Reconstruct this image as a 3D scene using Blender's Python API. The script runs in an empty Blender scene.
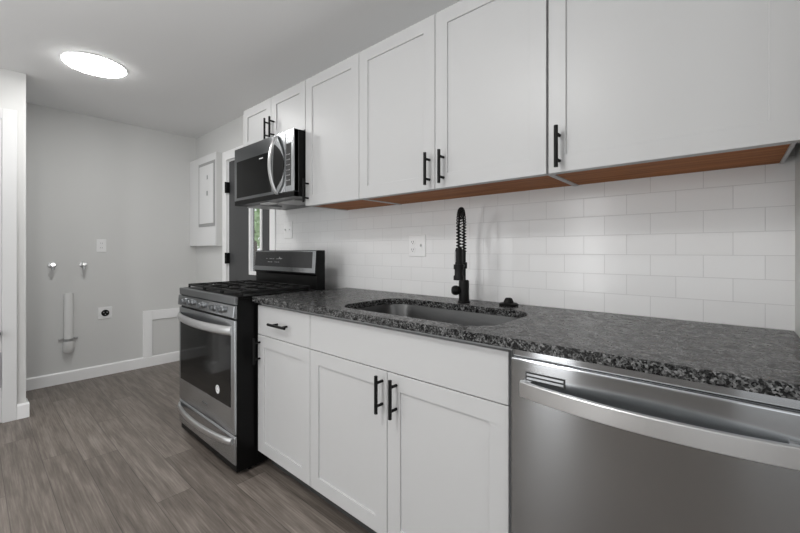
import bpy, bmesh, math, random
from mathutils import Vector, Matrix
random.seed(7)
C = bpy.context.scene.collection
SC = bpy.context.scene
PI = math.pi

# ------------------------------------------------------------------ camera
cam_d = bpy.data.cameras.new('camera')
cam = bpy.data.objects.new('camera', cam_d); C.objects.link(cam)
cam.location = (0, 0, 1.151)
cam.rotation_euler = (PI/2, 0, math.radians(41.04))
cam_d.sensor_width = 36; cam_d.sensor_fit = 'HORIZONTAL'
cam_d.lens = 36*375.9/800
cam_d.shift_x = -(401.85-400)/800
cam_d.shift_y = -(266.5-251.06)/800
cam_d.clip_start = 0.02
SC.camera = cam

# ------------------------------------------------------------------ world, lights, exposure
SC.view_settings.view_transform = 'Standard'
SC.view_settings.look = 'None'
SC.view_settings.gamma = 1
SC.view_settings.use_curve_mapping = False
SC.view_settings.exposure = 0.0
W = bpy.data.worlds.new('overcast_sky'); SC.world = W
W.use_nodes = True
W.node_tree.nodes['Background'].inputs[0].default_value = (0.93, 0.97, 1.0, 1)
W.node_tree.nodes['Background'].inputs[1].default_value = 1.1
try:
    SC.cycles.max_bounces = 10; SC.cycles.diffuse_bounces = 6; SC.cycles.glossy_bounces = 6
    SC.cycles.sample_clamp_indirect = 6
except Exception: pass

def area(name, loc, rot, sx, sy, power, shape='RECTANGLE', col=(1, 1, 1), spread=PI):
    l = bpy.data.lights.new(name, 'AREA'); l.shape = shape; l.size = sx; l.size_y = sy
    l.energy = power; l.color = col; l.spread = spread
    o = bpy.data.objects.new(name, l); C.objects.link(o); o.location = loc; o.rotation_euler = rot
    return o
# daylight through the two windows behind the camera and the one in the right hand wall
WINS = ((-3.35, -2.45), (-1.62, -1.22), (.05, 1.75))      # openings in the wall behind the camera
for (a, b_), e in zip(WINS, (6, 17, 6)):
    area('window_daylight', ((a+b_)/2, -2.19, 1.1), (PI/2, 0, 0), b_-a, 2.0, e)
area('window_daylight', (2.59, -0.5, 1.1), (PI/2, 0, PI/2), 1.9, 2.0, 14)
area('ceiling_fill', (-1.1, -.95, 1.5), (PI, 0, 0), .6, .6, 31)      # added fill light, out of view, aimed up to brighten the ceiling

# ------------------------------------------------------------------ materials
def mat(name, base=(.8, .8, .8), rough=.5, metal=0.0, spec=.5, **kw):
    m = bpy.data.materials.new(name); m.use_nodes = True
    b = m.node_tree.nodes['Principled BSDF']
    b.inputs['Base Color'].default_value = (*base, 1)
    b.inputs['Roughness'].default_value = rough
    b.inputs['Metallic'].default_value = metal
    b.inputs['Specular IOR Level'].default_value = spec
    for k, v in kw.items():
        b.inputs[k.replace('_', ' ')].default_value = v
    return m
def nodes(m): return m.node_tree.nodes, m.node_tree.links, m.node_tree.nodes['Principled BSDF']
def mixrgb(n, l, fac, a, b, mode='MIX'):
    x = n.new('ShaderNodeMix'); x.data_type = 'RGBA'; x.blend_type = mode
    for i, v in ((0, fac), (6, a), (7, b)):
        if hasattr(v, 'links'): l.new(v, x.inputs[i])
        elif v is not None: x.inputs[i].default_value = v if i == 0 else (*v, 1)
    return x.outputs[2]
def ramp(n, l, src, stops, interp='LINEAR'):
    r = n.new('ShaderNodeValToRGB'); r.color_ramp.interpolation = interp
    e = r.color_ramp.elements
    while len(e) < len(stops): e.new(0.5)
    for i, (p, c) in enumerate(stops):
        e[i].position = p; e[i].color = (*(c if isinstance(c, tuple) else (c, c, c)), 1)
    l.new(src, r.inputs[0]); return r.outputs[0]
def wcoord(n, l, scale=(1, 1, 1), loc=(0, 0, 0)):
    g = n.new('ShaderNodeNewGeometry'); mp = n.new('ShaderNodeMapping')
    l.new(g.outputs['Position'], mp.inputs[0])
    mp.inputs['Scale'].default_value = scale; mp.inputs['Location'].default_value = loc
    return mp.outputs[0]
def noise(n, l, vec, scale, detail=3, rough=.5):
    t = n.new('ShaderNodeTexNoise'); l.new(vec, t.inputs['Vector'])
    t.inputs['Scale'].default_value = scale; t.inputs['Detail'].default_value = detail
    t.inputs['Roughness'].default_value = rough; return t.outputs['Fac']
def bump(n, l, b, h, strength, dist=.002):
    x = n.new('ShaderNodeBump'); x.inputs['Strength'].default_value = strength; x.inputs['Distance'].default_value = dist
    l.new(h, x.inputs['Height']); l.new(x.outputs[0], b.inputs['Normal'])
def math_(n, l, op, a, b=None):
    x = n.new('ShaderNodeMath'); x.operation = op
    for i, v in ((0, a), (1, b)):
        if v is None: continue
        if hasattr(v, 'links'): l.new(v, x.inputs[i])
        else: x.inputs[i].default_value = v
    return x.outputs[0]

def painted(name, col, rough=.6, orange=.05):
    m = mat(name, col, rough, 0, .4); n, l, b = nodes(m)
    bump(n, l, b, noise(n, l, wcoord(n, l), 260, 2), orange, .001); return m
M = {}
M['wall'] = painted('grey wall paint', (.635, .635, .625), .65)
M['ceil'] = painted('ceiling paint', (.80, .80, .80), .8, .08)
M['trim'] = painted('white trim paint', (.85, .85, .85), .4)
M['cab'] = mat('white cabinet lacquer', (.515, .515, .515), .38, 0, .45)
M['cabin'] = mat('cabinet interior white', (.75, .75, .75), .5)
M['closet'] = painted('darkened white trim paint', (.68, .68, .68), .45)  # trim white darkened to offset the strong lamp light on the closet
M['box'] = painted('pale grey board', (.74, .74, .74), .5)
M['black'] = mat('matte black metal', (.004, .004, .004), .5, 0, .2)
M['blackgloss'] = mat('black enamel', (.004, .004, .004), .3, 0, .15)
M['iron'] = mat('cast iron', (.008, .008, .008), .55, 0, .3)
M['door'] = mat('charcoal door paint', (.055, .056, .058), .45)
M['plastic'] = mat('white plastic', (.80, .80, .80), .35)
M['plasticgrey'] = mat('grey plastic', (.35, .35, .35), .4)
M['dark'] = mat('dark slot', (.02, .02, .02), .6)
M['pvc'] = mat('white pvc', (.74, .74, .73), .35)
M['chrome'] = mat('chrome', (.5, .5, .5), .28, 1)
M['ovenglass'] = mat('black oven glass', (.008, .008, .008), .08, 0, .22)
M['display'] = mat('black display glass', (.02, .02, .021), .16, 0, .5)
M['kick'] = mat('toe kick', (.05, .05, .05), .6)
M['white'] = mat('white print', (.8, .8, .8), .5)
M['concrete'] = mat('pale concrete', (.6, .6, .58), .8)
M['bark'] = mat('bark', (.12, .09, .07), .9)
M['leaf'] = mat('green leaf', (.40, .55, .30), .6)
lamp = mat('lamp diffuser', (.9, .9, .9), .5); M['lamp'] = lamp
lamp.node_tree.nodes['Principled BSDF'].inputs['Emission Color'].default_value = (1, .995, .98, 1)
lamp.node_tree.nodes['Principled BSDF'].inputs['Emission Strength'].default_value = 62
M['lampsoft'] = lamp.copy(); M['lampsoft'].node_tree.nodes['Principled BSDF'].inputs['Emission Strength'].default_value = 44
g = mat('clear glass', (1, 1, 1), .0, 0, .5, Transmission_Weight=1.0); M['glass'] = g

def steel(name, base=.39, rough=.14, aniso=.92, axis='X'):
    m = mat(name, (base*.97, base, base*1.03), rough, 1.0); n, l, b = nodes(m)
    b.inputs['Anisotropic'].default_value = aniso
    b.inputs['Anisotropic Rotation'].default_value = 0.25 if axis == 'X' else 0
    t = n.new('ShaderNodeTangent'); t.direction_type = 'RADIAL'; t.axis = 'Z'
    l.new(t.outputs[0], b.inputs['Tangent'])
    return m
M['steel'] = steel('brushed stainless steel')
M['steelrange'] = steel('pale brushed range steel', .54, .24)
M['steeldark'] = steel('darker brushed stainless steel', .28, .32)
M['handle'] = mat('satin steel handle', (.62, .62, .62), .36, 1)
M['sink'] = mat('satin sink steel', (.12, .12, .12), .34, 1)

# wood underside
m = mat('reddish brown plywood', (.25, .10, .045), .6, 0, .15); M['wood'] = m; n, l, b = nodes(m)
f = noise(n, l, wcoord(n, l, (1.2, 22, 22)), 3.0, 5, .6)
l.new(ramp(n, l, f, [(.25, (.24, .078, .020)), (.55, (.41, .150, .043)), (.8, (.54, .215, .070))]), b.inputs['Base Color'])

# granite
m = mat('speckled dark granite', (.1, .1, .1), .2, 0, .18); M['granite'] = m; n, l, b = nodes(m)
wc = wcoord(n, l)
v1 = n.new('ShaderNodeTexVoronoi'); l.new(wc, v1.inputs['Vector']); v1.inputs['Scale'].default_value = 240
sp = n.new('ShaderNodeSeparateColor'); l.new(v1.outputs['Color'], sp.inputs[0])
n1 = noise(n, l, wc, 62, 4, .7)
k = math_(n, l, 'ADD', math_(n, l, 'MULTIPLY', sp.outputs[0], .45), math_(n, l, 'MULTIPLY', n1, .85))
l.new(ramp(n, l, k, [(.40, .003), (.53, .008), (.63, .028), (.75, .085), (.92, .20)]), b.inputs['Base Color'])
l.new(ramp(n, l, noise(n, l, wc, 40, 3), [(.3, .20), (.7, .34)]), b.inputs['Roughness'])

# floor planks
m = mat('grey brown vinyl plank', (.1, .1, .1), .42, 0, .4); M['floor'] = m; n, l, b = nodes(m)
g_ = n.new('ShaderNodeNewGeometry'); sx = n.new('ShaderNodeSeparateXYZ'); l.new(g_.outputs['Position'], sx.inputs[0])
yy = math_(n, l, 'DIVIDE', math_(n, l, 'ADD', sx.outputs[1], 11.74), .15)       # a board seam at y = .26
row = math_(n, l, 'FLOOR', yy); fy = math_(n, l, 'FRACT', yy)
rm = math_(n, l, 'DIVIDE', math_(n, l, 'ADD', math_(n, l, 'MODULO', row, 8), .5), 8)
offs = [.664, .811, .385, .066, .50, .24, .90, .33]       # row 80 is the board from y = .26
off = ramp(n, l, rm, [(i/8, offs[i]) for i in range(8)], 'CONSTANT')
xx = math_(n, l, 'SUBTRACT', math_(n, l, 'DIVIDE', sx.outputs[0], 1.22), off)
col_ = math_(n, l, 'FLOOR', xx); fx = math_(n, l, 'FRACT', xx)
cb = n.new('ShaderNodeCombineXYZ'); l.new(col_, cb.inputs[0]); l.new(row, cb.inputs[1])
wn = n.new('ShaderNodeTexWhiteNoise'); wn.noise_dimensions = '2D'; l.new(cb.outputs[0], wn.inputs['Vector'])
cb2 = n.new('ShaderNodeCombineXYZ')
l.new(math_(n, l, 'ADD', math_(n, l, 'MULTIPLY', sx.outputs[0], 1.6), math_(n, l, 'MULTIPLY', wn.outputs['Value'], 37)), cb2.inputs[0])
l.new(math_(n, l, 'MULTIPLY', sx.outputs[1], 17), cb2.inputs[1])
gr = noise(n, l, cb2.outputs[0], 1.6, 6, .62)
cb3 = n.new('ShaderNodeCombineXYZ')
l.new(math_(n, l, 'MULTIPLY', sx.outputs[0], 5), cb3.inputs[0]); l.new(math_(n, l, 'MULTIPLY', sx.outputs[1], 150), cb3.inputs[1])
g2 = noise(n, l, cb3.outputs[0], 1.0, 3, .6)
kk = math_(n, l, 'ADD', math_(n, l, 'MULTIPLY', gr, .48), math_(n, l, 'ADD', math_(n, l, 'MULTIPLY', g2, .34), math_(n, l, 'ADD', math_(n, l, 'MULTIPLY', wn.outputs['Value'], .09), .065)))
base = ramp(n, l, kk, [(.32, (.056, .045, .038)), (.50, (.150, .127, .109)), (.68, (.29, .252, .222))])
gy = math_(n, l, 'LESS_THAN', math_(n, l, 'MINIMUM', fy, math_(n, l, 'SUBTRACT', 1, fy)), .010)
gx = math_(n, l, 'LESS_THAN', math_(n, l, 'MINIMUM', fx, math_(n, l, 'SUBTRACT', 1, fx)), .0013)
gap = math_(n, l, 'MULTIPLY', math_(n, l, 'MAXIMUM', gy, gx), .55)
l.new(mixrgb(n, l, gap, base, (.02, .018, .017)), b.inputs['Base Color'])
bump(n, l, b, g2, .12, .001)

# subway tile
m = mat('white subway tile', (.8, .8, .8), .12, 0, .5); M['tile'] = m; n, l, b = nodes(m)
g_ = n.new('ShaderNodeNewGeometry'); sx = n.new('ShaderNodeSeparateXYZ'); l.new(g_.outputs['Position'], sx.inputs[0])
cb = n.new('ShaderNodeCombineXYZ')
l.new(math_(n, l, 'ADD', sx.outputs[0], -.084+.0745+14.9), cb.inputs[0]); l.new(math_(n, l, 'ADD', sx.outputs[2], -.914+1.49), cb.inputs[1])
bt = n.new('ShaderNodeTexBrick'); l.new(cb.outputs[0], bt.inputs['Vector'])
bt.offset = .5; bt.offset_frequency = 2; bt.squash = 1
for k_, v_ in (('Scale', 1), ('Mortar Size', .0011), ('Mortar Smooth', .2), ('Bias', 0), ('Brick Width', .149), ('Row Height', .0745)):
    bt.inputs[k_].default_value = v_
bt.inputs['Color1'].default_value = (.80, .80, .80, 1); bt.inputs['Color2'].default_value = (.775, .775, .775, 1)
bt.inputs['Mortar'].default_value = (.60, .60, .60, 1)
l.new(bt.outputs['Color'], b.inputs['Base Color'])
l.new(ramp(n, l, bt.outputs['Fac'], [(0, .2), (1, .7)]), b.inputs['Roughness'])
bump(n, l, b, math_(n, l, 'SUBTRACT', 1, bt.outputs['Fac']), .35, .001)

# ------------------------------------------------------------------ mesh helpers
class MB:
    """gathers shapes in world coordinates; build() links them as one mesh object"""
    def __init__(s): s.bm = bmesh.new()
    def box(s, x0, x1, y0, y1, z0, z1):
        v = [s.bm.verts.new((x, y, z)) for x in (x0, x1) for y in (y0, y1) for z in (z0, z1)]
        for f in ((0, 1, 3, 2), (4, 6, 7, 5), (0, 4, 5, 1), (2, 3, 7, 6), (0, 2, 6, 4), (1, 5, 7, 3)):
            s.bm.faces.new([v[i] for i in f])
        return s
    def prism(s, pts, axis, a, b):
        """polygon pts in the two other axes, extruded along axis from a to b"""
        def P(p, q):
            return {'x': (q, p[0], p[1]), 'y': (p[0], q, p[1]), 'z': (p[0], p[1], q)}[axis]
        A = [s.bm.verts.new(P(p, a)) for p in pts]; B = [s.bm.verts.new(P(p, b)) for p in pts]
        s.bm.faces.new(A); s.bm.faces.new(B[::-1]); N = len(pts)
        for i in range(N): s.bm.faces.new((A[i], B[i], B[(i+1) % N], A[(i+1) % N]))
        return s
    def lathe(s, prof, origin, axis=(0, 0, 1), seg=24):
        """prof: list of (radius, height) revolved round axis from origin"""
        ax = Vector(axis).normalized(); q = Vector((0, 0, 1)).rotation_difference(ax); o = Vector(origin)
        rings = []
        for r, h in prof:
            if r < 1e-6: rings.append([s.bm.verts.new(o + q @ Vector((0, 0, h)))])
            else: rings.append([s.bm.verts.new(o + q @ Vector((r*math.cos(2*PI*i/seg), r*math.sin(2*PI*i/seg), h))) for i in range(seg)])
        for a, b in zip(rings, rings[1:]):
            for i in range(seg):
                j = (i+1) % seg
                if len(a) == 1 and len(b) == 1: continue
                if len(a) == 1: s.bm.faces.new((a[0], b[i], b[j]))
                elif len(b) == 1: s.bm.faces.new((a[i], b[0], a[j]))
                else: s.bm.faces.new((a[i], b[i], b[j], a[j]))
        return s
    def cyl(s, p0, p1, r, seg=16):
        d = Vector(p1)-Vector(p0)
        return s.lathe([(0, 0), (r, 0), (r, d.length), (0, d.length)], p0, d, seg)
    def tube(s, pts, r, seg=12, closed=False):
        pts = [Vector(p) for p in pts]; N = len(pts); rings = []; prev = None
        for i, p in enumerate(pts):
            a = pts[i-1] if (i > 0 or closed) else p; b = pts[(i+1) % N] if (i < N-1 or closed) else p
            t = (b-a).normalized()
            if prev is None: u = t.orthogonal().normalized()
            else: u = (prev - t*prev.dot(t)).normalized()
            prev = u; w = t.cross(u)
            rr = r[i] if isinstance(r, (list, tuple)) else r
            rings.append([s.bm.verts.new(p + (u*math.cos(2*PI*k/seg) + w*math.sin(2*PI*k/seg))*rr) for k in range(seg)])
        for i in range(N if closed else N-1):
            a, b = rings[i], rings[(i+1) % N]
            for k in range(seg): s.bm.faces.new((a[k], a[(k+1) % seg], b[(k+1) % seg], b[k]))
        if not closed:
            s.bm.faces.new(rings[0][::-1]); s.bm.faces.new(rings[-1])
        return s
    def sweep(s, path, sect):
        """path: list of points with a section (list of 3D offsets) per point"""
        rings = [[s.bm.verts.new(Vector(p)+Vector(q)) for q in (sect(i) if callable(sect) else sect)] for i, p in enumerate(path)]
        k = len(rings[0])
        for a, b in zip(rings, rings[1:]):
            for i in range(k): s.bm.faces.new((a[i], a[(i+1) % k], b[(i+1) % k], b[i]))
        s.bm.faces.new(rings[0][::-1]); s.bm.faces.new(rings[-1]); return s
    def build(s, name, m, parent=None, bevel=0, smooth=False, seg=2):
        bmesh.ops.recalc_face_normals(s.bm, faces=s.bm.faces)
        off = origin_of(parent)
        if parent is None:
            vs = [v.co for v in s.bm.verts]
            off = Vector(((min(v.x for v in vs)+max(v.x for v in vs))/2, (min(v.y for v in vs)+max(v.y for v in vs))/2, min(v.z for v in vs)))
        for v in s.bm.verts: v.co -= off
        me = bpy.data.meshes.new(name); s.bm.to_mesh(me); s.bm.free()
        me.materials.append(M[m] if isinstance(m, str) else m)
        if smooth:
            for p in me.polygons: p.use_smooth = True
            me.set_sharp_from_angle(angle=math.radians(35)) if hasattr(me, 'set_sharp_from_angle') else None
        o = bpy.data.objects.new(name, me); C.objects.link(o)
        if parent is not None: o.parent = parent
        else: o.location = off; ORIG[o.name] = off
        if parent is not None: ORIG[o.name] = off
        if bevel:
            bv = o.modifiers.new('edge', 'BEVEL'); bv.width = bevel; bv.segments = seg; bv.limit_method = 'ANGLE'; bv.angle_limit = math.radians(40)
        return o
ORIG = {}
def origin_of(p): return ORIG[p.name] if p is not None else Vector((0, 0, 0))
def thing(name, label, cat, loc, group=None):
    o = bpy.data.objects.new(name, None); C.objects.link(o); o.location = loc; o.empty_display_size = .05
    o['label'] = label; o['category'] = cat
    if group: o['group'] = group
    ORIG[o.name] = Vector(loc); return o
def tag(o, label, cat, group=None):
    o['label'] = label; o['category'] = cat
    if group: o['group'] = group
    return o
def struct(o, label=None, cat=None):
    o['kind'] = 'structure'
    if label: o['label'] = label
    if cat: o['category'] = cat
    return o

# ------------------------------------------------------------------ key dimensions (metres; camera stands at x = y = 0)
XF = -4.374     # far wall
YW = 1.617      # cabinet wall (tile face)
ZC = 2.378      # ceiling
XR = 0.148      # side wall at the right end of the counter
XE, YE = -3.68, .255   # corner where the laundry alcove begins
YD = .993       # faces of the lower doors
YU = 1.287      # faces of the upper doors
X0, X1, X2, X3 = -1.868, -1.407, -.9355, -.4656

# ------------------------------------------------------------------ structure
struct(MB().box(XF-.1, 2.7, -2.3, 1.80, -.05, 0).build('floor', 'floor'), 'grey brown vinyl plank floor of the kitchen and laundry alcove', 'floor')
struct(MB().box(XF-.1, 2.7, -2.3, 1.80, ZC, ZC+.05).build('ceiling', 'ceil'), 'smooth pale ceiling above the kitchen', 'ceiling')
struct(MB().box(XF-.1, XF, -1.0, 1.80, 0, ZC).build('wall_far', 'wall'), 'grey far wall with the laundry hook-ups', 'wall')
# cabinet wall with an opening for the entry door
DX0, DX1, DZ = -3.612, -2.822, 2.015
w = MB().box(XF, DX0, YW, YW+.14, 0, ZC).box(DX1, 2.6, YW, YW+.14, 0, ZC).box(DX0, DX1, YW, YW+.14, DZ, ZC)
struct(w.build('wall_back', 'wall'), 'grey wall behind the cabinets holding the charcoal entry door', 'wall')
struct(MB().box(-2.735, XR, YW-.008, YW-.0005, .80, 1.87).build('wall_backsplash', 'tile'), 'white glossy subway tile backsplash above the granite counter', 'backsplash')
struct(MB().box(XR, XR+.12, .97, YW, 0, ZC).build('wall_right', 'wall'), 'grey end wall at the right of the counter', 'wall')
# wall with the closet, its end is the corner of the alcove
struct(MB().box(XE-.12, XE, -2.2, YE, 0, ZC).build('wall_left', 'wall'), 'grey wall stub at the left with white door casing', 'wall')
# room behind the camera, with window openings
zs = (.1, 2.1)
w = MB(); e_ = [XE] + [q for p in WINS for q in p] + [2.6]
for i in range(0, len(e_), 2): w.box(e_[i], e_[i+1], -2.3, -2.2, 0, ZC)
for a, b_ in WINS:
    w.box(a, b_, -2.3, -2.2, 0, zs[0]).box(a, b_, -2.3, -2.2, zs[1], ZC)
struct(w.build('wall_front', 'wall'))
w = MB().box(2.6, 2.7, -2.3, -1.45, 0, ZC).box(2.6, 2.7, .45, 1.80, 0, ZC).box(2.6, 2.7, -1.45, .45, 0, zs[0]).box(2.6, 2.7, -1.45, .45, zs[1], ZC)
struct(w.build('wall_side', 'wall'))
# baseboards
bb = MB().prism([(XF, 0), (XF+.016, 0), (XF+.016, .09), (XF+.008, .1), (XF, .1)], 'y', -1.0, YW)
struct(bb.build('baseboard_far', 'trim'), 'white baseboard along the far laundry wall', 'baseboard')
bb = MB().prism([(XE, 0), (XE+.016, 0), (XE+.016, .09), (XE+.008, .1), (XE, .1)], 'y', .211, YE+.016)
bb.prism([(YE, 0), (YE+.016, 0), (YE+.016, .09), (YE+.008, .1), (YE, .1)], 'x', XE-.12, XE)
struct(bb.build('baseboard_left', 'trim'), 'short white baseboard wrapping the alcove corner', 'baseboard')
# closet door at the very left edge of the view
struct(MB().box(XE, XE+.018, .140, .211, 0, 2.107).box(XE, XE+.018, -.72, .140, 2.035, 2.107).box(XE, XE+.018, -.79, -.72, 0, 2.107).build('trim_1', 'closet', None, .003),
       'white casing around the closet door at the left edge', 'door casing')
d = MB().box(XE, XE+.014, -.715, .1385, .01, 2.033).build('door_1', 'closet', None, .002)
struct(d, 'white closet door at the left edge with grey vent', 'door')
MB().box(XE+.012, XE+.020, .06, .1365, .24, .475).build('vent_grille', 'plasticgrey', d)
MB().lathe([(0, 0), (.022, 0), (.022, .01), (.012, .02), (.020, .035), (.018, .05), (0, .054)], (XE+.014, .112, .60), (1, 0, 0)).build('door_knob', 'black', d, smooth=True)

# entry door
cs = MB().box(-3.693, DX0, YW-.018, YW, 0, 2.10).box(DX1, -2.737, YW-.018, YW, 0, 2.10).box(DX0, DX1, YW-.018, YW, DZ, 2.10)
cs.box(DX0, DX0+.012, YW, YW+.1, 0, DZ).box(DX1-.012, DX1, YW, YW+.1, 0, DZ).box(DX0, DX1, YW, YW+.1, DZ-.012, DZ)
struct(cs.build('trim_2', 'trim', None, .003), 'white casing around the charcoal entry door', 'door casing')
a, b_ = DX0+.015, DX1-.015
gx0, gx1, gz0, gz1 = -3.185, -2.985, .955, 1.86
y0, y1 = YW+.006, YW+.048
d = MB().box(a, gx0, y0, y1, .01, DZ-.015).box(gx1, b_, y0, y1, .01, DZ-.015).box(gx0, gx1, y0, y1, .01, gz0).box(gx0, gx1, y0, y1, gz1, DZ-.015).build('door_2', 'door')
struct(d, 'charcoal entry door with a narrow glass lite behind the range', 'door')
f_ = MB()
for q in ((gx0-.012, gx0+.018, gz0-.012, gz1+.012), (gx1-.018, gx1+.012, gz0-.012, gz1+.012)): f_.box(q[0], q[1], y0-.010, y0+.02, q[2], q[3])
for q in ((gx0+.018, gx1-.018, gz0-.012, gz0+.018), (gx0+.018, gx1-.018, gz1-.018, gz1+.012)): f_.box(q[0], q[1], y0-.010, y0+.02, q[2], q[3])
f_.build('lite_frame', 'trim', d, .003)['label'] = 'white frame of the narrow glass lite'
MB().box(gx0+.005, gx1-.005, y0+.018, y0+.024, gz0+.005, gz1-.005).build('glass_pane', 'glass', d)
for z in (1.754, 1.084, .28):
    MB().box(DX0-.006, DX0+.03, YW-.022, YW+.006, z-.05, z+.05).cyl((DX0+.010, YW-.024, z-.052), (DX0+.010, YW-.024, z+.052), .009).build('hinge', 'black', d)

lv_ = MB().lathe([(0, 0), (.030, 0), (.028, .008), (.012, .012), (.011, .045), (0, .045)], (-2.885, y0, .98), (0, -1, 0), 24)
lv_.tube([(-2.885, y0-.040, .98), (-2.93, y0-.042, .98), (-2.99, y0-.040, .978)], [.010, .009, .008])
lv_.build('door_handle', 'black', d, smooth=True)
# outside, seen through the narrow glass
struct(MB().box(-14, 0, 1.9, 16, -.2, -.15).build('ground_outside', 'concrete'), 'pale concrete yard outside the entry door', 'ground')
t = thing('garden_tree', 'leafy green tree outside seen through the narrow door glass', 'tree', (-7.6, 3.98, -.15))
MB().tube([(-7.6, 3.98, -.15), (-7.62, 4.0, .9), (-7.58, 3.96, 1.6)], [.07, .055, .03]).build('trunk', 'bark', t, smooth=True)
lv = MB()
for i in range(420):
    v = Vector((random.gauss(0, 1), random.gauss(0, 1), random.gauss(0, 1))).normalized()*random.random()**.4
    p = Vector((-7.6+v.x*.75, 3.98+v.y*.75, 1.72+v.z*.5))
    ax = Vector((random.gauss(0, 1), random.gauss(0, 1), random.gauss(0, 1))).normalized(); bx = ax.orthogonal().normalized()
    q = [lv.bm.verts.new(p+ax*.09), lv.bm.verts.new(p+bx*.045), lv.bm.verts.new(p-ax*.09), lv.bm.verts.new(p-bx*.045)]
    lv.bm.faces.new(q)
lv.build('foliage', 'leaf', t)

# ------------------------------------------------------------------ ceiling lights
def ceiling_light(x, y, label, m='lamp'):
    t = thing('ceiling_light', label, 'ceiling light', (x, y, ZC), 'flush ceiling lights')
    MB().lathe([(.1645, 0), (.174, 0), (.173, -.004), (.1645, -.005)], (x, y, ZC), (0, 0, 1), 48).build('trim_ring', 'trim', t, smooth=True)
    MB().lathe([(.164, 0), (.1625, -.009), (.15, -.012), (0, -.014)], (x, y, ZC), (0, 0, 1), 48).build('diffuser', m, t, smooth=True)
    return t
ceiling_light(-3.155, .542, 'glowing round flush ceiling light above the laundry alcove', 'lampsoft')
ceiling_light(-1.0, -.30, 'glowing round flush ceiling light over the middle of the kitchen')

# ------------------------------------------------------------------ cabinet parts
def shaker(name, parent, x0, x1, z0, z1, yf, st=.060, thick=.020, rec=.007, m='cab'):
    """a five-piece door: outer slab with the centre panel set back"""
    b = MB(); bm = b.bm
    O = [(x0, z0), (x1, z0), (x1, z1), (x0, z1)]
    I = [(x0+st, z0+st), (x1-st, z0+st), (x1-st, z1-st), (x0+st, z1-st)]
    vo = [bm.verts.new((x, yf, z)) for x, z in O]; vi = [bm.verts.new((x, yf, z)) for x, z in I]
    vr = [bm.verts.new((x, yf+rec, z)) for x, z in I]; vb = [bm.verts.new((x, yf+thick, z)) for x, z in O]
    for i in range(4):
        j = (i+1) % 4
        bm.faces.new((vo[i], vo[j], vi[j], vi[i])); bm.faces.new((vi[i], vi[j], vr[j], vr[i])); bm.faces.new((vo[i], vb[i], vb[j], vo[j]))
    bm.faces.new(vr); bm.faces.new(vb[::-1])
    return b.build(name, m, parent, .0012)
def slab(name, parent, x0, x1, z0, z1, yf, thick=.020):
    return MB().box(x0, x1, yf, yf+thick, z0, z1).build(name, 'cab', parent, .0018)
def pull(parent, x, z, yf, vertical=True, L=.136, r=.0066):
    b = MB(); yb = yf-.034; s_ = L/2; pp = .042
    if vertical:
        b.cyl((x, yb, z-s_), (x, yb, z+s_), r)
        for q in (-pp, pp): b.cyl((x, yb, z+q), (x, yf+.001, z+q), r*.8)
    else:
        b.cyl((x-s_, yb, z), (x+s_, yb, z), r)
        for q in (-pp, pp): b.cyl((x+q, yb, z), (x+q, yf+.001, z), r*.8)
    return b.build('handle', 'black', parent, smooth=True)
def upper(label, x0, x1, z0, z1, doors, pulls, wood=True):
    t = thing('upper_cabinet', label, 'cabinet', ((x0+x1)/2, YW-.009, z0), 'white upper cabinets')
    yb, yf = YW-.009, YU+.021; th = .009
    MB().box(x0, x0+th, yf, yb, z0, z1).box(x1-th, x1, yf, yb, z0, z1).box(x0+th, x1-th, yf, yb, z1-th, z1).box(x0+th, x1-th, yb-.008, yb, z0+.02, z1-th) \
        .box(x0+th, x1-th, yf, yf+.010, z0, z0+.035).build('body', 'cab', t, .001)
    if wood:
        MB().box(x0+th+.0005, x1-th-.0005, yf+.0105, yb-.0005, z0+.004, z0+.018).build('bottom_panel', 'wood', t)['label'] = 'unpainted reddish wood underside of the cabinet'
    else:
        MB().box(x0+th, x1-th, yf+.0105, yb, z0+.004, z0+.018).build('bottom_panel', 'cabin', t)
    for (a, b_), pz in zip(doors, pulls):
        d = shaker('door', t, a, b_, z0+.0005, z1-.002, YU, .056 if x1 > 0 else .060)
        if pz: pull(d, pz[0], pz[1], YU)
    return t
ZU0, ZU1, ZM = 1.413, 2.154, 1.862
upper('short white upper cabinet with two doors directly above the microwave', -2.628, X0-.001, ZM, ZU1,
      [(-2.627, -2.2515), (-2.2485, X0-.003)], [(-2.272, 1.945), (-2.211, 1.942)], wood=False)
upper('white single-door upper cabinet just right of the microwave', X0, X1-.0005, ZU0, ZU1, [(X0+.0015, X1-.002)], [(X0+.030, 1.499)])
upper('wide white upper cabinet with two doors above the sink', X1, X3-.0005, ZU0, ZU1, [(X1+.0015, X2-.0015), (X2+.0015, X3-.004)], [(X2-.028, 1.497), (X2+.044, 1.497)])
upper('white single-door upper cabinet at the right end over the dishwasher', X3, .124, ZU0, ZU1, [(X3+.004, .130)], [(X3+.040, 1.493)])
struct(MB().box(.126, XR, YU+.03, YU+.045, ZU0+.002, ZU1).build('trim_3', 'cab'), 'white filler strip between the last upper cabinet and end wall', 'filler strip')

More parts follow.
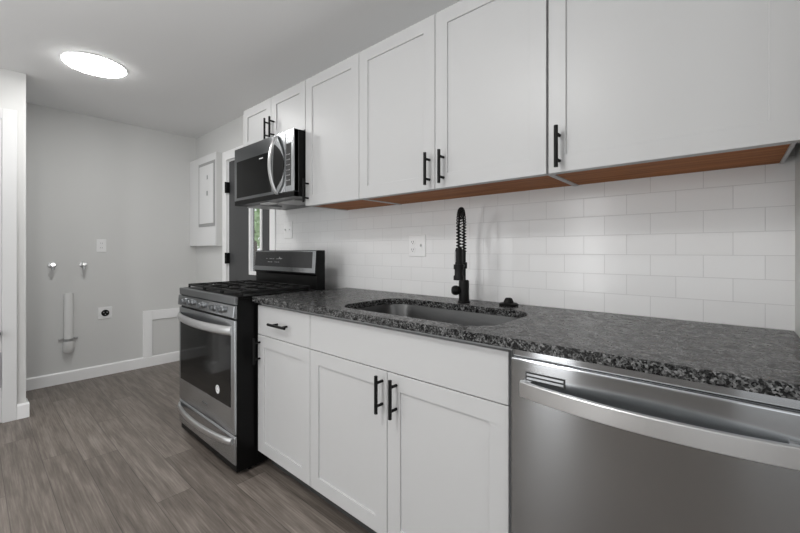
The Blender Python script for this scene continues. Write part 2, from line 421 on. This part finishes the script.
# lower cabinets
def lower(name, label, x0, x1):
    t = thing(name, label, 'cabinet', ((x0+x1)/2, 1.60, 0), 'white lower cabinets')
    yb, yf = YW-.010, YD+.021; th = .018; zt = .8845
    MB().box(x0, x0+th, yf, yb, .105, zt).box(x1-th, x1, yf, yb, .105, zt).box(x0+th, x1-th, yf, yb, .105, .123).box(x0+th, x1-th, yb-.008, yb, .123, zt) \
        .box(x0+th, x1-th, yf, yf+.02, .855, zt).build('body', 'cab', t, .001)
    MB().box(x0, x1, yf+.06, yf+.075, 0, .105).build('toe_kick', 'kick', t)
    return t
t = lower('base_cabinet', 'narrow white lower cabinet with one drawer and one door beside the range', X0, X1-.0005)
d = slab('drawer', t, X0+.0015, X1-.0015, .7165, .868, YD); pull(d, -1.633, .790, YD, False, .150)
d = shaker('door', t, X0+.0015, X1-.0015, .104, .7135, YD); pull(d, X0+.024, .634, YD)
t = lower('sink_base_cabinet', 'wide white lower cabinet with two doors and a false front under the sink', X1, X3)
slab('false_front', t, X1+.0015, X3-.002, .7165, .868, YD)
d = shaker('door', t, X1+.0015, X2-.0015, .104, .7135, YD); pull(d, X2-.0235, .633, YD)
d = shaker('door', t, X2+.0015, X3-.002, .104, .7135, YD); pull(d, X2+.0455, .633, YD)

# ------------------------------------------------------------------ countertop with the sink cut-out
def rrect(x0, x1, y0, y1, r, k=8):
    P = []
    for cx, cy, a0 in ((x1-r, y1-r, 0), (x0+r, y1-r, 90), (x0+r, y0+r, 180), (x1-r, y0+r, 270)):
        for i in range(k+1):
            a = math.radians(a0+90*i/k); P.append((cx+r*math.cos(a), cy+r*math.sin(a)))
    return P
SX0, SX1, SY0, SY1 = -1.288, -.560, 1.035, 1.432
ZT, TH = .914, .0285
hole = rrect(SX0, SX1, SY0, SY1, .105)
ct = MB(); bm = ct.bm
outer = [(X0-.003, .963), (XR-.001, .963), (XR-.001, YW-.009), (X0-.003, YW-.009)]
eds = []
for loop in (outer, hole):
    vs = [bm.verts.new((x, y, ZT)) for x, y in loop]
    eds += [bm.edges.new((vs[i], vs[(i+1) % len(vs)])) for i in range(len(vs))]
fc = bmesh.ops.triangle_fill(bm, use_beauty=True, use_dissolve=False, edges=eds)
faces = [f for f in fc['geom'] if isinstance(f, bmesh.types.BMFace)]
ex = bmesh.ops.extrude_face_region(bm, geom=faces)
for v in [q for q in ex['geom'] if isinstance(q, bmesh.types.BMVert)]: v.co.z -= TH
o = ct.build('countertop', 'granite', None, .003)
tag(o, 'speckled dark granite countertop along the tiled wall', 'countertop')

# sink
t = thing('kitchen_sink', 'rectangular stainless steel sink set under the granite counter', 'sink', ((SX0+SX1)/2, (SY0+SY1)/2, .68))
b = MB(); bm = b.bm; rings = []
zb = ZT-TH
for gr_, z in ((-.014, zb-.0015), (.012, zb-.0015), (.012, zb-.006), (.010, zb-.06), (.004, zb-.165), (-.006, zb-.185), (-.03, zb-.195)):
    pass
for dx, z, r in ((.020, zb-.0008, .12), (.004, zb-.0008, .107), (.002, zb-.006, .105), (-.004, zb-.150, .10), (-.012, zb-.178, .095), (-.035, zb-.190, .075), (-.10, zb-.193, .03)):
    rings.append([bm.verts.new((x, y, z)) for x, y in rrect(SX0-dx, SX1+dx, SY0-dx, SY1+dx, r)])
for A, B in zip(rings, rings[1:]):
    N = len(A)
    for i in range(N): bm.faces.new((A[i], A[(i+1) % N], B[(i+1) % N], B[i]))
bm.faces.new(rings[-1])
b.build('basin', 'sink', t, smooth=True)
cx, cy = (SX0+SX1)/2, 1.30
MB().lathe([(.055, 0), (.055, .003), (.045, .004), (.038, 0), (0, -.001)], (cx, cy, zb-.1925), (0, 0, 1), 32).build('drain', 'chrome', t, smooth=True)

# faucet
fx, fyy = -.920, 1.492
t = thing('kitchen_faucet', 'tall matte black spring-neck faucet behind the sink', 'faucet', (fx, fyy, ZT))
dv = Vector((.415, -.910, 0)).normalized(); R = .085
MB().lathe([(0, 0), (.028, 0), (.028, .006), (.0235, .010), (.0235, .098), (.020, .104), (0, .104)], (fx, fyy, ZT), (0, 0, 1), 28).build('base', 'black', t, smooth=True)
MB().lathe([(0, 0), (.0085, 0), (.0085, .135), (.007, .142), (0, .142)], (fx, fyy, ZT+.10), (0, 0, 1), 20).build('column', 'black', t, smooth=True)
# lever on the left
lever = MB().lathe([(0, 0), (.013, 0), (.013, .008), (.020, .012), (.0225, .022), (.0215, .032), (.016, .040), (0, .043)], (fx-.010, fyy-.012, ZT+.056), (-.62, -.78, .05), 24)
lever.build('lever', 'black', t, smooth=True)
# hose path: up the column, over the arch, down into the spray head
path = []
zc = 1.247
for i in range(14): path.append(Vector((fx, fyy, ZT+.235+(zc-ZT-.235)*i/14)))
for i in range(25):
    a = PI - PI*i/24
    path.append(Vector((fx, fyy, zc)) + dv*(R+R*math.cos(a)) + Vector((0, 0, R*math.sin(a))))
for i in range(1, 13): path.append(Vector((fx, fyy, 0)) + dv*2*R + Vector((0, 0, zc-(zc-1.155)*i/12)))
MB().tube(path, .0042, 12).build('hose', 'black', t, smooth=True)
# coil spring wound round the hose
def resample(P, n_):
    L = [0]
    for a_, b2 in zip(P, P[1:]): L.append(L[-1]+(b2-a_).length)
    out = []; j = 0
    for i in range(n_+1):
        s_ = L[-1]*i/n_
        while j < len(L)-2 and L[j+1] < s_: j += 1
        f2 = (s_-L[j])/max(1e-9, L[j+1]-L[j]); out.append(P[j].lerp(P[j+1], min(1, max(0, f2))))
    return out, L[-1]
steps = 700; RP, LL = resample(path, steps); turns = LL/.0135
side = Vector((0, 0, 1)).cross(dv).normalized(); coil = []
for i, p in enumerate(RP):
    tn = (RP[min(steps, i+1)]-RP[max(0, i-1)]).normalized(); nn = tn.cross(side).normalized(); a = 2*PI*turns*i/steps
    coil.append(p + (side*math.cos(a)+nn*math.sin(a))*.0094)
MB().tube(coil, .0026, 6).build('spring', 'black', t, smooth=True)
hp = Vector((fx, fyy, 0)) + dv*2*R
MB().lathe([(0, 1.165), (.012, 1.165), (.0155, 1.152), (.0155, 1.10), (.0175, 1.085), (.0175, 1.052), (.022, 1.045), (.022, 1.030), (0, 1.028)], (hp.x, hp.y, 0), (0, 0, 1), 24).build('spray_head', 'black', t, smooth=True)
lp = hp + Vector((-.6, -.8, 0)).normalized()*.0125
sd = Vector((.8, -.6, 0))
lb = MB(); q = [lp+sd*s_*.005+Vector((0, 0, z)) + Vector((-.6, -.8, 0))*e for e in (0, .004) for s_, z in ((-1, 1.105), (1, 1.105), (1, 1.15), (-1, 1.15))]
vv = [lb.bm.verts.new(p) for p in q]
for f in ((0, 1, 2, 3), (4, 5, 6, 7), (0, 1, 5, 4), (1, 2, 6, 5), (2, 3, 7, 6), (3, 0, 4, 7)): lb.bm.faces.new([vv[i] for i in f])
lb.build('spray_patch', 'plasticgrey', t)['label'] = 'pale grey patch on the spray head'  # small pale grey rectangle on the spray head
arm = MB().tube([(fx, fyy, 1.085), Vector((fx, fyy, 1.085))+dv*.09, Vector((fx, fyy, 1.085))+dv*(2*R-.018)], .006)
arm.lathe([(.0175, -.010), (.0215, -.010), (.0215, .010), (.0175, .010), (.0175, -.010)], (hp.x, hp.y, 1.085), (0, 0, 1), 24)
arm.lathe([(0, -.014), (.0145, -.014), (.0145, .014), (0, .014)], (fx, fyy, 1.085), (0, 0, 1), 20)
arm.build('holder_arm', 'black', t, smooth=True)
# small black cap to the right of the faucet
o = MB().lathe([(0, 0), (.040, 0), (.041, .008), (.036, .012), (.022, .013), (.021, .018), (.0145, .032), (.012, .034), (0, .035)], (-.722, 1.535, ZT), (0, 0, 1), 28).build('sink_hole_cap', 'black', None, smooth=True)
tag(o, 'small black domed cap on the counter right of the faucet', 'cap')

# ------------------------------------------------------------------ dishwasher
x0, x1 = -.452, .138
t = thing('dishwasher', 'stainless steel dishwasher under the right end of the counter', 'dishwasher', ((x0+x1)/2, 1.59, 0))
MB().box(x0+.004, x1-.004, 1.035, 1.59, .02, .878).build('body', 'plasticgrey', t)
MB().box(x0+.01, x1-.01, 1.06, 1.08, 0, .10).build('toe_kick', 'kick', t)
yf = .975
dr = MB().prism([(yf, .11), (yf, .858), (yf+.003, .861), (yf+.014, .8625), (yf+.014, .8825), (yf+.060, .8825), (yf+.060, .11)], 'x', x0, x1).build('door', 'steel', t, .0025)
b = MB().prism([(-.410, .807), (-.308, .807), (-.308, .830), (-.410, .830)], 'y', yf-.002, yf+.001)
b.build('vent', 'dark', dr, .001)
for z in (.8135, .8235): MB().box(-.406, -.312, yf-.0035, yf-.001, z-.0028, z+.0028).build('vent_slot', 'steeldark', dr)
hb = MB(); N = 28; hx0, hx1 = -.418, .104
ph = []
for i in range(N+1):
    u = i/N; ph.append((hx0+(hx1-hx0)*u, yf-.014-.034*math.sin(PI*u)**.8, .787))
hb.sweep(ph, [(0, -.006, -.020), (0, -.0075, -.018), (0, -.0075, .018), (0, -.005, .021), (0, .004, .021), (0, .006, .018), (0, .006, -.018), (0, .004, -.020)])
for s_ in (hx0, hx1-.022): hb.box(s_, s_+.022, yf-.020, yf+.0005, .770, .804)
hb.build('handle', 'handle', dr, .0015, smooth=True)

# ------------------------------------------------------------------ gas range
rx0, rx1 = -2.655, -1.889
yf = .880; yb = 1.436
t = thing('gas_range', 'stainless steel gas range with black sides beside the lower cabinets', 'stove', ((rx0+rx1)/2, 1.15, 0))
MB().box(rx0+.001, rx1-.001, yf+.0115, yb, .020, .905).build('body', 'blackgloss', t, .003)
sp_ = MB()
for k_ in range(5): sp_.box(rx1-.004, rx1+.0015, 1.0+k_*.085, 1.012+k_*.085, .06, .86)
sp_.build('side_ribs', 'blackgloss', t)
for px in (rx0+.05, rx1-.05):
    for py in (1.01, 1.40): MB().cyl((px, py, 0), (px, py, .05), .018).build('foot', 'black', t)
MB().box(rx0+.02, rx1-.02, .965, .98, .0, .045).build('kick_plate', 'black', t)
# storage drawer
dr = MB().prism([(yf+.004, .060), (yf, .066), (yf, .196), (yf+.005, .207), (yf+.011, .207), (yf+.011, .060)], 'x', rx0, rx1).build('storage_drawer', 'steelrange', t, .002)
def bowed(x0, x1, z, yf, depth, h, drop=0):
    b = MB(); N = 26; P = []
    for i in range(N+1):
        u = i/N; k = 1-(2*u-1)**2
        P.append((x0+(x1-x0)*u, yf-.001-depth*k**.7, z-drop*k))
    H = h/2
    b.sweep(P, [(0, -.008, -H*.7), (0, -.011, 0), (0, -.008, H*.7), (0, -.002, H), (0, .006, H), (0, .009, H*.4), (0, .009, -H*.6), (0, 0, -H)])
    return b
bowed(rx0+.012, rx1-.025, .176, yf, .046, .034, .0).build('handle', 'handle', dr, smooth=True)
# oven door
dr = MB().box(rx0, rx1, yf, yf+.011, .214, .797).build('oven_door', 'steelrange', t, .003)
MB().box(rx0+.026, rx1-.046, yf-.002, yf+.003, .345, .748).build('window', 'ovenglass', dr, .001)['label'] = 'black glass window of the oven door'
bowed(rx0+.010, rx1-.030, .742, yf, .048, .046, .0).build('handle', 'handle', dr, smooth=True)
sx_, sz_ = -2.083, .405
MB().lathe([(0, 0), (.023, 0), (.023, .0012), (0, .0012)], (sx_, yf-.002, sz_), (0, -1, 0), 32).build('sticker', 'white', dr)['label'] = 'round white sticker low on the oven glass'
st_ = MB()
for k_ in range(40):
    a = .3+5.2*k_/40; r_ = .017-.010*k_/40
    a2 = .3+5.2*(k_+1)/40; r2 = .017-.010*(k_+1)/40
    q = [(sx_+(r_-.002)*math.cos(a), sz_+(r_-.002)*math.sin(a)), (sx_+(r_+.002)*math.cos(a), sz_+(r_+.002)*math.sin(a)), (sx_+(r2+.002)*math.cos(a2), sz_+(r2+.002)*math.sin(a2)), (sx_+(r2-.002)*math.cos(a2), sz_+(r2-.002)*math.sin(a2))]
    st_.bm.faces.new([st_.bm.verts.new((x, yf-.0036, z)) for x, z in q])
st_.build('sticker_swirl', 'plasticgrey', dr)
MB().box(-2.29, -2.22, yf-.0015, yf+.001, .281, .288).build('badge', 'steeldark', dr)
# control panel with knobs
cp = MB().prism([(yf+.002, .806), (yf-.010, .812), (yf-.004, .872), (yf+.011, .874), (yf+.011, .806)], 'x', rx0, rx1+.003).build('control_panel', 'steel', t, .002)
for kx in (-2.532, -2.434, -2.270, -2.115, -2.020):
    k_ = MB().lathe([(0, 0), (.020, 0), (.020, .003), (.0165, .006), (.0155, .020), (.014, .023), (0, .023)], (kx, yf-.006, .842), (0, -1, .08), 24)
    k_.box(kx-.004, kx+.004, yf-.036, yf-.026, .829, .858)
    k_.build('knob', 'steeldark', t, smooth=True)
# cooktop
ck = MB().prism([(yf+.002, .876), (yf, .912), (yf+.004, .918), (yf+.016, .918), (yf+.016, .876)], 'x', rx0, rx1).build('front_rail', 'steeldark', t, .002)
MB().box(rx0, rx1, yf+.0165, 1.374, .9055, .9175).build('cooktop', 'blackgloss', t, .003)
bw = [(-2.46, 1.02, .042), (-2.46, 1.26, .034), (-2.254, 1.14, .048), (-2.05, 1.02, .046), (-2.05, 1.26, .034)]
for bx_, by_, br in bw:
    MB().lathe([(0, 0), (br+.012, 0), (br+.010, .008), (br, .010), (br, .016), (br*.9, .019), (0, .020)], (bx_, by_, .9175), (0, 0, 1), 28).build('burner', 'iron', t, smooth=True)
gw = (rx1-rx0-.04)/3
for k_ in range(3):
    a = rx0+.02+k_*gw+.003; c_ = a+gw-.006; ya, yc = .925, 1.355; z0, z1 = .929, .941; w_ = .011
    gt = MB()
    gt.box(a, c_, ya, ya+w_, z0, z1).box(a, c_, yc-w_, yc, z0, z1).box(a, a+w_, ya+w_, yc-w_, z0, z1).box(c_-w_, c_, ya+w_, yc-w_, z0, z1)
    mid = (a+c_)/2; ym = (ya+yc)/2
    gt.box(a+w_, c_-w_, ym-w_/2, ym+w_/2, z0, z1)
    for yq in ((ya+ym)/2, (ym+yc)/2):
        gt.box(a+w_, mid-.022, yq-w_/2, yq+w_/2, z0, z1).box(mid+.022, c_-w_, yq-w_/2, yq+w_/2, z0, z1)
        gt.box(mid-w_/2, mid+w_/2, yq+.022, yq+.095, z0, z1).box(mid-w_/2, mid+w_/2, yq-.095, yq-.022, z0, z1)
    for qx in (a, c_-w_):
        for qy in (ya, yc-w_): gt.box(qx, qx+w_, qy, qy+w_, .9175, z0)
    gt.build('grate', 'iron', t, .002)
# backguard
bg = MB().prism([(1.374, .88), (1.374, 1.0), (1.362, 1.010), (1.372, 1.150), (1.378, 1.156), (yb, 1.156), (yb, .88)], 'x', -2.612, -1.876).build('backguard', 'blackgloss', t, .003)
fr = MB()
def tilt(z): return 1.362+(z-1.010)*.010/.14
def face(b, xa, xb, za, zb_, e0, e1):
    b.prism([(tilt(za)-e0, za), (tilt(zb_)-e0, zb_), (tilt(zb_)+e1, zb_), (tilt(za)+e1, za)], 'x', xa, xb)
face(fr, -2.610, -1.879, 1.016, 1.152, .004, .002)
fr.build('panel_frame', 'steel', t, .002)
ds = MB(); face(ds, -2.598, -1.911, 1.046, 1.146, .0065, 0)
d = ds.build('display', 'display', t, .001)
mk = MB()
for i in range(9):
    for j in range(2):
        if (i*3+j) % 4: face(mk, -2.44+i*.022, -2.44+i*.022+.010, 1.075+j*.022, 1.079+j*.022, .0072, -.006)
face(mk, -2.275, -2.268, 1.10, 1.112, .0072, -.006); face(mk, -2.262, -2.24, 1.10, 1.103, .0072, -.006)
mk.build('key_marks', 'plasticgrey', d)

# ------------------------------------------------------------------ microwave
mx0, mx1 = -2.606, -1.874; mz0, mz1 = 1.466, 1.855; yf = 1.213
t = thing('microwave', 'stainless steel microwave with curved handle above the gas range', 'microwave', ((mx0+mx1)/2, 1.60, mz0))
MB().box(mx0, mx1, yf+.035, 1.605, mz0+.002, mz1).build('body', 'blackgloss', t, .002)
MB().box(mx0+.002, mx1, yf+.006, yf+.0345, mz0+.004, mz1-.002).build('face_edge', 'display', t)
xs = -1.962; xh = -2.045
dr = MB().box(mx0, xs-.0015, yf, yf+.032, mz0+.030, mz1).build('door', 'steel', t, .003)
MB().box(-2.570, -2.118, yf-.0015, yf+.003, 1.515, 1.764).build('window', 'ovenglass', dr, .001)['label'] = 'dark glass window of the microwave door'
pts = []  # dark reflection of the handle, built as a scalloped black plate
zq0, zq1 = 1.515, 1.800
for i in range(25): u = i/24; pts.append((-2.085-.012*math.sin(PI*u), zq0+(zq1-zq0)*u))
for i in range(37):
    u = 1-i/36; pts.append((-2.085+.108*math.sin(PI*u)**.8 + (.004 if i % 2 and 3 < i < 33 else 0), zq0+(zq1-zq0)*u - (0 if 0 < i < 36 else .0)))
MB().prism(pts[:25]+pts[26:-1], 'y', yf-.0015, yf+.003).build('handle_reflection', 'blackgloss', dr)['label'] = 'black curved shape imitating the handle reflected in the microwave door'
MB().box(-2.262, -2.215, yf-.0022, yf, 1.736, 1.742).build('badge', 'white', dr)
hb = MB(); P = []; N = 26; za, zb_ = mz0+.025, mz1-.015
for i in range(N+1):
    u = i/N; k = 1-(2*u-1)**2
    P.append((xh, yf-.003-.050*k**.8, za+(zb_-za)*u))
hb.sweep(P, [(-.012, 0, 0), (-.009, -.007, 0), (.009, -.007, 0), (.012, 0, 0), (.009, .005, 0), (-.009, .005, 0)])
hb.build('handle', 'handle', dr, smooth=True)
cp = MB().box(xs+.0015, mx1, yf, yf+.032, mz0+.030, mz1).build('control_panel', 'steel', t, .003)
kp = MB().box(-1.952, -1.902, yf-.0015, yf+.002, 1.53, 1.778).build('keypad', 'display', cp, .001)
ks = MB()
for i in range(3):
    for j in range(6): ks.box(-1.946+i*.014, -1.938+i*.014, yf-.0022, yf-.001, 1.56+j*.03, 1.564+j*.03)
ks.build('key_marks', 'plasticgrey', kp)
MB().box(mx0, mx1, yf+.002, yf+.034, mz0, mz0+.0285).build('vent_grille', 'blackgloss', t, .002)
for q in (-2.50, -2.10): MB().box(q-.10, q+.10, 1.30, 1.46, mz0-.006, mz0+.003).build('filter', 'plasticgrey', t, .002)
MB().box(-2.36, -2.24, 1.27, 1.33, mz0-.004, mz0+.003).build('task_light', 'plastic', t, .001)

# ------------------------------------------------------------------ wall plates
def plate_y(x0, x1, z0, z1, label, kinds):
    """wall plate on the tiled wall facing -y"""
    yw = YW-.008
    t = thing('wall_plate', label, 'wall plate', ((x0+x1)/2, yw, (z0+z1)/2))
    MB().box(x0, x1, yw-.006, yw, z0, z1).build('cover', 'plastic', t, .0025)
    w_ = (x1-x0)/len(kinds)
    for i, k in enumerate(kinds):
        c_ = x0+w_*(i+.5); zc = (z0+z1)/2
        if k == 'outlet':
            for s_ in (-.021, .021):
                r = MB().lathe([(0, 0), (.0165, 0), (.0165, .0025), (0, .0025)], (c_, yw-.006, zc+s_), (0, -1, 0), 20).build('receptacle', 'plastic', t)
                MB().box(c_-.007, c_-.005, yw-.0092, yw-.0084, zc+s_-.004, zc+s_+.006).box(c_+.005, c_+.007, yw-.0092, yw-.0084, zc+s_-.004, zc+s_+.006).box(c_-.002, c_+.002, yw-.0092, yw-.0084, zc+s_-.011, zc+s_-.007).build('slots', 'dark', r)
        else:
            MB().box(c_-.006, c_+.006, yw-.0075, yw-.005, zc-.013, zc+.013).prism([(yw-.006, zc-.006), (yw-.018, zc+.004), (yw-.016, zc+.010), (yw-.006, zc+.006)], 'x', c_-.004, c_+.004).build('toggle', 'plastic', t)
    return t
plate_y(-1.344, -1.228, 1.121, 1.239, 'white outlet and switch plate on the tile left of the faucet', ['outlet', 'switch'])
plate_y(-2.615, -2.500, 1.250, 1.375, 'white double switch plate on the tile above the range, next to the entry door', ['switch', 'switch'])

# ------------------------------------------------------------------ laundry wall
t = thing('wall_outlet', 'white electrical outlet high on the grey far wall between the water valves and door', 'outlet', (XF, .796, 1.20))
MB().box(XF, XF+.006, .760, .832, 1.142, 1.260).build('cover', 'plastic', t, .0025)
for s_ in (-.021, .021):
    r = MB().lathe([(0, 0), (.0165, 0), (.0165, .0025), (0, .0025)], (XF+.006, .796, 1.201+s_), (1, 0, 0), 20).build('receptacle', 'plastic', t)
    MB().box(XF+.0084, XF+.0092, .789, .791, 1.197+s_, 1.207+s_).box(XF+.0084, XF+.0092, .801, .803, 1.197+s_, 1.207+s_).build('slots', 'dark', r)
for yv, lab in ((.461, 'left small chrome water valve on the grey laundry wall above the white pipe'), (.665, 'right small chrome water valve on the grey laundry wall nearer the outlet')):
    t = thing('water_valve', lab, 'valve', (XF, yv, 1.02), 'washer water valves')
    MB().lathe([(0, 0), (.028, 0), (.026, .005), (.012, .008), (0, .008)], (XF, yv, 1.030), (1, 0, 0), 24).build('escutcheon', 'chrome', t, smooth=True)
    MB().tube([(XF+.004, yv, 1.030), (XF+.050, yv, 1.030), (XF+.060, yv, 1.025), (XF+.062, yv, .990)], [.010, .011, .012, .012]).build('spout', 'chrome', t, smooth=True)
    MB().lathe([(0, 0), (.005, 0), (.005, .008), (.015, .010), (.017, .015), (.014, .019), (0, .019)], (XF+.062, yv, 1.028), (.9, 0, .44), 12).build('valve_knob', 'chrome', t, smooth=True)
t = thing('drain_pipe', 'white vertical drain standpipe low on the grey laundry wall', 'pipe', (XF, .562, .28))
yp = .562
MB().lathe([(.024, .33), (.030, .33), (.030, .785), (.025, .785), (.025, .34)], (XF+.045, yp, 0), (0, 0, 1), 24).build('pipe', 'pvc', t, smooth=True)
MB().tube([(XF+.045, yp, .36), (XF+.045, yp, .315), (XF+.036, yp, .296), (XF+.001, yp, .290)], [.038, .038, .036, .034], 20).build('elbow', 'pvc', t, smooth=True)
cl = MB().box(XF, XF+.012, yp-.062, yp+.066, .372, .392)
cl.lathe([(.031, -.010), (.035, -.010), (.035, .010), (.031, .010), (.031, -.010)], (XF+.045, yp, .382), (0, 0, 1), 24)
cl.cyl((XF+.012, yp-.052, .382), (XF+.024, yp-.052, .382), .008).cyl((XF+.012, yp+.054, .382), (XF+.024, yp+.054, .382), .008)
cl.build('pipe_strap', 'chrome', t)
mk = MB()
for i in range(7):
    z = .43+i*.03; mk.box(XF+.0735, XF+.0757, yp-.004+.004*(i % 2), yp+.004+.004*(i % 3), z, z+.016)
mk.build('print_marks', 'box', t)
t = thing('dryer_outlet', 'square white dryer outlet with a black round socket right of the pipe', 'outlet', (XF, .824, .58))
MB().box(XF, XF+.007, .772, .876, .524, .632).build('cover', 'plastic', t, .003)
MB().lathe([(0, 0), (.030, 0), (.030, .006), (.026, .008), (0, .008)], (XF+.007, .824, .577), (1, 0, 0), 28).build('socket', 'black', t, smooth=True)
sl = MB()
for a in (.5, PI-.5, 3*PI/2): sl.box(XF+.0148, XF+.0158, .824+.015*math.cos(a)-.004, .824+.015*math.cos(a)+.004, .577+.013*math.sin(a)-.004, .577+.013*math.sin(a)+.004)
sl.build('slots', 'plasticgrey', t)
# framed low access panel sitting on the baseboard
t = thing('access_panel', 'white framed square wall panel on the baseboard left of the range', 'access panel', (XF, 1.35, .1))
fr = MB().box(XF, XF+.016, 1.122, 1.200, .1005, .555).box(XF, XF+.016, 1.200, 1.600, .462, .555)
fr.build('frame', 'trim', t, .002)
MB().box(XF, XF+.004, 1.2005, 1.600, .1005, .4615).build('panel', 'wall', t)['label'] = 'grey centre of the white framed panel'
# electrical panel box in the corner
t = thing('breaker_box', 'pale boxed-in electrical panel in the corner left of the entry door', 'electrical panel', (-4.05, YW, 1.204))
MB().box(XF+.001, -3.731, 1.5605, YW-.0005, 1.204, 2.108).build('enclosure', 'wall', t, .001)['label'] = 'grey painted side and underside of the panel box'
MB().box(XF+.001, -3.731, 1.5525, 1.5603, 1.204, 2.108).build('front_board', 'box', t, .001)
# door placed by its measured position on the front face
dd = MB().box(-4.125, -3.738, 1.547, 1.5525, 1.395, 2.035).build('cover', 'plasticgrey', t, .002)
pd = MB().box(-4.095, -3.762, 1.541, 1.547, 1.425, 2.005).build('door', 'box', t, .003)
MB().box(-3.905, -3.880, 1.536, 1.542, 1.70, 1.745).build('latch', 'plasticgrey', pd)
MB().box(-3.902, -3.882, 1.5385, 1.542, 1.86, 1.90).build('plate', 'plasticgrey', pd)
